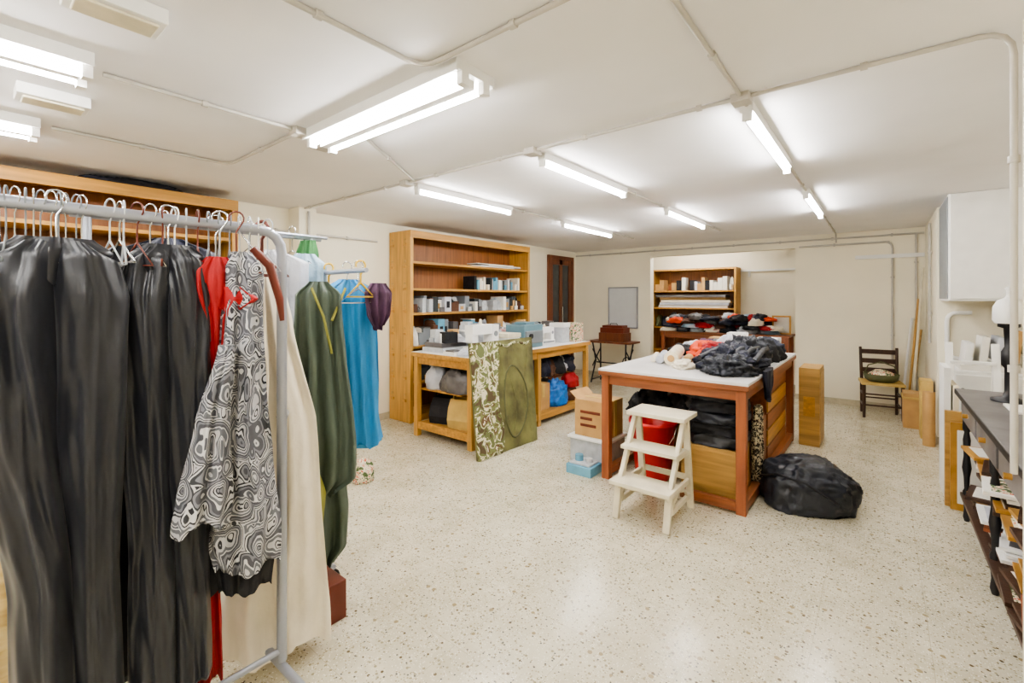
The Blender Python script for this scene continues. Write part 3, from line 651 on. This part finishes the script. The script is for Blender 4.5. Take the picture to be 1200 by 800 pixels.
for i in range(4): b.beam((.46,5.22+i*.075,.24+i*.24),(.74,5.22+i*.075,.24+i*.24),.06,.025,'white')
b.beam((.46,5.68,0),(.46,5.52,1.05),.025,.025,'white'); b.beam((.74,5.68,0),(.74,5.52,1.05),.025,.025,'white')
b.obj('folding_stepladder',.003)
b=B(); b.box(.37,.41,4.75,5.1,0,.98,'white'); b.box(.42,.45,4.72,5.08,0,.85,'offw'); b.obj('white_boards',.002)
b=B(); b.box(.36,.7,4.55,4.59,0,.69,'ply'); b.box(.385,.7,4.5,4.54,0,.62,'gold'); b.box(.42,.66,4.495,4.5,.05,.57,'paper'); b.obj('framed_panels',.003)
b=B(); X0,X1,Y0,Y1,h=.42,1.08,2.4,4.38,.88
b.box(X0-.02,X1,Y0-.02,Y1+.02,h-.03,h,'slate'); b.box(X0-.024,X0-.018,Y0-.02,Y1+.02,h-.035,h-.002,'iron')
b.box(X0+.01,X1-.02,Y0+.02,Y1-.02,h-.2,h-.03,'dark')
for i in range(3):
    y0=Y0+.08+i*.62; b.box(X0,X0+.01,y0,y0+.56,h-.18,h-.05,'slate')
    b.cyl((X0-.025,y0+.28,h-.115),(X0,y0+.28,h-.115),.014,'gold',n=10)
for xx in (X0+.03,X1-.05):
    for yy in (Y0+.05,(Y0+Y1)/2-.05,Y1-.06):
        b.lathe((xx,yy,0),[(k*.72,zz) for k,zz in [(.018,0),(.028,.03),(.02,.08),(.026,.14),(.03,.2),(.018,.22),(.022,.3),(.034,.36),(.022,.44),(.028,.55),(.018,.6),(.03,.62),(.03,.68)]],'iron',14)
b.box(X0,X1-.02,Y0+.02,Y1-.02,.155,.18,'dark')
b.box(X0+.06,X1-.02,Y0+.1,Y1-.1,.42,.44,'dark')
b.obj('console_table',.003)
b=B()
def frame(x,y,z,w,d,rz,m1,m2):
    b.obox((x,y,z+.009),(w,d,.018),m1,rz); b.obox((x,y,z+.0195),(w-.06,d-.06,.003),m2,rz)
for i in range(5):
    y0=2.62+i*.34
    for j in range(5): frame(.68+R(-.05,.03),y0+.02,.181+j*.024,.42,.28,R(-.2,.2),random.choice(['gold','dark','redw','white','dark']),random.choice(['paper','pale','toile','slate']))
    for j in range(5): frame(.68+R(-.07,.02),y0+.02,.441+j*.024,.42,.28,R(-.2,.2),random.choice(['oak','gold','dark','paper','dark']),random.choice(['paper','slate','toile','glass']))
b.obj('stacked_picture_frames',.002)
b=B(); x,y,z=.6,4.02,.881
b.lathe((x,y,z),[(.08,0),(.08,.015),(.028,.03),(.02,.06),(.02,.2),(.034,.22),(.034,.3),(.02,.33),(.024,.44),(.05,.45),(.05,.47)],'iron',20)
b.lathe((x,y,z+.47),[(.06,0),(.072,.02),(.07,.1),(.05,.14),(.02,.155),(.012,.17),(.012,.2),(.02,.21),(.004,.225)],'white',24)
b.obj('table_lamp')
b=B(); b.box(.7,.95,3.5,3.9,.881,.93,'gold'); b.box(.66,.98,3.0,3.4,.881,.9,'paper'); b.box(.7,.9,2.6,2.85,.881,1.0,'pale'); b.box(.55,.7,3.6,3.85,.881,.895,'paper'); b.obj('boxes_and_papers',.004)
# ---------------- clothes rack (foreground)
rx,rzz=-1.78,1.755
b=B()
b.tube(bend((rx,-.95,.12),(rx,-.95,rzz),(rx,.8,rzz),(rx,.8,.12)),.018,'steel',14)
b.tube([(rx,-.95,.16),(rx,.8,.16)],.012,'steel',10)
for yy in (-.95,.8):
    b.tube([(rx-.28,yy,.1),(rx+.28,yy,.1)],.016,'steel',10)
    for sx in (-.27,.27): b.cyl((rx+sx-.012,yy,.035),(rx+sx+.012,yy,.035),.035,'iron',n=14); b.cyl((rx+sx,yy,.04),(rx+sx,yy,.1),.008,'chrome',n=8)
b.tube([(rx,.8,1.05),(rx-.05,.83,1.05)],.02,'steel',10)
b.obj('clothes_rack')
A=math.radians
def trousers(name,y,x,m,w,seed,ang,zt=1.66,zb=.26,lean=0,nar=1.0):
    b=B(); c=(x,y)
    for sg,sd in ((-1,0),(1,4)):
        b.cloth(c,ang,[(zt,w*.30,.04,sg*w*.13),(zt-.04,w*.46,.08,sg*w*.2),(zt-.16,w*.54,.11,sg*w*.25),(zt-.55,w*.5,.12,sg*w*.23),(zb+.45,w*.46*nar,.12,sg*w*.19*nar+lean*.7,sg*.01),(zb,w*.5*nar,.12,sg*w*.2*nar+lean,sg*.015)],m,nf=.9,amp=.014,seed=seed+sd,asym=.03,n=96,segs=110,soft=True)
    b.cloth(c,ang,[(zt+.008,w*.5,.03),(zt-.03,w*.8,.06),(zt-.1,w*.5,.06)],m,nf=3,amp=.004,seed=seed+9,segs=12)
    b.hanger(c,ang+.6,rzz+.02,zt+.0,w*.3)
    b.obj(name)
trousers('black_satin_trousers',.185,-1.76,'black',.30,2,A(80),lean=.03,nar=.88)
trousers('black_satin_trousers',.44,-1.77,'black',.245,9,A(76),zt=1.665,zb=.25,lean=.01,nar=1.0)
b=B(); b.cloth((-1.93,.12),A(85),[(1.34,.3,.04),(.7,.32,.05),(.13,.34,.06)],'burlap',nf=3,amp=.006,seed=2); b.cloth((-1.93,.08),A(85),[(1.66,.1,.03),(1.6,.26,.05),(1.33,.26,.05)],'navy',nf=2,amp=.01,seed=2); b.hanger((-1.8,-.06),A(60),rzz+.02,1.66,.2); b.obj('straw_skirt')
b=B(); b.cloth((-1.73,.565),A(70),[(1.64,.06,.04),(1.59,.15,.07),(1.53,.15,.07),(1.42,.07,.06),(1.25,.04,.04)],'red',nf=3,amp=.014,seed=6,fine=2)
b.cloth((-1.72,.59),A(50),[(1.54,.1,.05),(1.5,.2,.06),(1.46,.1,.05)],'red',nf=3,amp=.01,seed=16,segs=20)
b.cloth((-1.86,.585),A(80),[(.46,.06,.04),(.35,.07,.05),(.15,.08,.05)],'red',nf=2,amp=.01,seed=7); b.hanger((-1.75,.58),A(60),rzz+.02,1.62,.15); b.obj('red_dress')
b=B(); b.cloth((-1.88,.57),A(75),[(1.62,.1,.05),(1.55,.22,.06),(1.0,.24,.06),(.47,.26,.06)],'blackm',nf=2,amp=.01,seed=36); b.cloth((-1.83,.5),A(78),[(.6,.08,.05),(.2,.1,.05)],'black',nf=1,amp=.01,seed=5); b.hanger((-1.85,.6),A(60),rzz+.02,1.62,.15); b.obj('black_dress')
b=B(); b.cloth((-1.7,.63),A(68),[(1.66,.06,.03),(1.6,.13,.06),(1.45,.13,.08),(1.2,.15,.09),(.95,.19,.1),(.7,.22,.1,.01),(.58,.19,.09,.02)],'floral',nf=2.4,amp=.02,seed=5,fine=1.6)
b.cloth((-1.66,.53),A(75),[(1.35,.05,.05,.04),(1.1,.1,.07,.0),(.86,.16,.08,-.02),(.79,.16,.08,-.03)],'floral',nf=2,amp=.014,seed=8,fine=1.6)
b.cloth((-1.72,.65),A(68),[(.62,.18,.08),(.5,.16,.08)],'blackm',nf=2.4,amp=.016,seed=5)
b.hanger((-1.72,.62),A(50),rzz+.02,1.66,.16,'brownc'); b.obj('swirl_print_dress')
b=B(); b.cloth((-1.92,.84),A(66),[(1.68,.06,.05,-.08),(1.62,.16,.08,-.06),(1.4,.2,.1,-.04),(1.0,.3,.12),(.5,.36,.12),(.08,.42,.13)],'cream',nf=2.6,amp=.024,seed=12,fine=1.6)
b.cloth((-1.77,.70),A(75),[(1.58,.06,.06),(1.2,.09,.07),(.85,.08,.07)],'cream',nf=1.6,amp=.01,seed=13)
b.hanger((-1.86,.76),A(40),rzz+.02,1.66,.2,'brownc',.007); b.obj('cream_wool_coat')
b=B(); b.tube([(-1.74,.68,1.68),(-1.72,.73,1.62),(-1.71,.76,1.5),(-1.71,.77,1.42)],[.014,.016,.014,.008],'brownc',8); b.tube([(-1.74,.68,1.68),(-1.78,.66,1.73),(-1.79,.66,1.78)],.003,'chrome',6); b.obj('wooden_coat_hanger')
b=B(); b.cloth((-2.02,.4),A(80),[(1.68,.1,.05),(1.6,.3,.07),(.9,.36,.07),(.2,.4,.07)],'blackm',nf=3,amp=.015,seed=15); b.hanger((-1.82,.33),A(10),rzz+.02,1.68,.2); b.obj('long_black_coat')
b=B()
for i in range(16):
    y=.0+i*.016+R(-.004,.004); b.hanger((rx,y),A(R(-25,25)),rzz+.018,1.668,.1,'chrome' if i%2 else 'grey',.002)
for i in range(15):
    y=.3+i*.032; b.hanger((rx,y),A(R(-30,30)),rzz+.018,1.672,.12,random.choice(['chrome','grey','plastic','brownc','white']),.0025)
b.obj('wire_coat_hangers')
# ---------------- second rack
b=B(); x2=-2.5
b.tube([(x2,.3,1.84),(x2,1.34,1.84)],.014,'steel',12); b.tube([(x2+.07,.3,1.84),(x2+.07,1.34,1.84)],.009,'steel',10)
for yy in (.35,1.28):
    b.tube([(x2,yy,.08),(x2,yy,1.84)],.016,'steel',12); b.tube([(x2-.25,yy,.08),(x2+.25,yy,.08)],.014,'steel',10)
    for sx in (-.24,.24): b.cyl((x2+sx-.01,yy,.034),(x2+sx+.01,yy,.034),.034,'iron',n=12); b.cyl((x2+sx,yy,.034),(x2+sx,yy,.08),.006,'chrome',n=8)
b.tube([(x2,1.28,1.64),(-1.95,1.28,1.64)],.012,'steel',10); b.tube([(x2,.35,.35),(x2,1.28,.35)],.01,'steel',8)
b.obj('clothes_rack')
zr=1.665
b=B(); b.cloth((-2.14,1.3),A(72),[(1.6,.1,.06),(1.55,.26,.1),(1.2,.3,.12),(.9,.33,.13),(.74,.36,.14)],'blue',nf=5,amp=.02,seed=18,fine=1.5); b.hanger((-2.12,1.28),A(80),zr,1.6,.2); b.obj('blue_tulle_dress')
b=B(); b.cloth((-2.03,1.08),A(62),[(1.58,.08,.05),(1.52,.2,.1),(1.2,.24,.12),(.85,.34,.13),(.66,.32,.12),(.6,.14,.08)],'green',nf=3.4,amp=.03,seed=19,fine=1.5)
b.cloth((-2.08,1.1),A(62),[(.9,.2,.08),(.5,.28,.1),(.32,.26,.08),(.24,.14,.06)],'green',nf=3,amp=.026,seed=20,fine=1.5)
b.cloth((-1.97,1.0),A(66),[(.78,.06,.05),(.62,.15,.07),(.45,.12,.06),(.4,.05,.04)],'lime',nf=2,amp=.014,seed=20)
b.tube([(-1.98,1.02,1.55),(-1.95,1.06,1.42),(-1.95,1.1,1.25)],.006,'lime',6); b.tube([(-1.97,1.18,1.55),(-1.95,1.1,1.4)],.006,'lime',6)
b.hanger((-2.02,1.28),A(80),zr,1.55,.2); b.obj('green_costume')
b=B(); b.cloth((-2.3,1.36),A(80),[(1.58,.1,.05),(1.52,.26,.08),(1.3,.26,.08),(1.2,.22,.07)],'plum',nf=3,amp=.015,seed=25); b.hanger((-2.3,1.28),A(80),zr,1.57,.2,'yellow',.005); b.obj('plum_jacket')
b=B(); b.cloth((-2.0,1.38),A(70),[(1.58,.08,.05),(1.53,.14,.07),(1.42,.12,.06),(1.36,.06,.04)],'plum',nf=3,amp=.015,seed=26); b.hanger((-2.0,1.28),A(80),zr,1.58,.14,'yellow',.005); b.obj('plum_shawl')
b=B(); b.cloth((-2.34,1.0),A(60),[(1.74,.1,.05),(1.68,.34,.09),(1.2,.36,.1),(.8,.38,.1)],'pale',nf=3.5,amp=.024,seed=27,fine=1.6); b.hanger((-2.46,.95),A(20),1.865,1.76,.25); b.obj('pale_grey_blouse')
b=B(); b.cloth((-2.4,1.2),A(60),[(1.74,.1,.05),(1.68,.22,.08),(1.3,.24,.09),(.9,.24,.09)],'lblue',nf=3,amp=.02,seed=28); b.cloth((-2.45,1.24),A(20),[(1.82,.1,.04),(1.74,.14,.06),(1.6,.1,.05)],'greenc',nf=3,amp=.01,seed=29); b.hanger((-2.46,1.16),A(20),1.865,1.76,.25); b.obj('light_blue_blouse')
b=B(); b.cloth((-2.4,.6),A(70),[(1.76,.1,.05),(1.7,.36,.1),(1.0,.4,.12),(.6,.4,.12)],'navy',nf=3,amp=.02,seed=31); b.hanger((-2.46,.6),A(20),1.865,1.76,.25); b.obj('navy_coat')
b=B(); b.box(-2.16,-1.96,1.04,1.18,0,.18,'brownc'); b.obj('brown_shoe_box',.004)
b=B(); b.blob((-3.33,2.15,0),(.09,.09,.18),'toile',amp=.3,seed=35); b.obj('patterned_pouch')
# ---------------- camera, world
cam=bpy.data.cameras.new('camera'); co=bpy.data.objects.new('camera',cam); S.collection.objects.link(co)
co.location=(0,0,1.5); co.rotation_euler=(math.pi/2,0,A(39)); cam.sensor_width=36; cam.lens=16.02; cam.shift_y=-50/1200; cam.clip_start=.02
S.camera=co
w=bpy.data.worlds.new('world'); S.world=w; w.use_nodes=True; w.node_tree.nodes['Background'].inputs[0].default_value=(.9,.93,1,1); w.node_tree.nodes['Background'].inputs[1].default_value=.3
S.view_settings.view_transform='AgX'; S.view_settings.look='AgX - Medium High Contrast'; S.view_settings.exposure=1.33
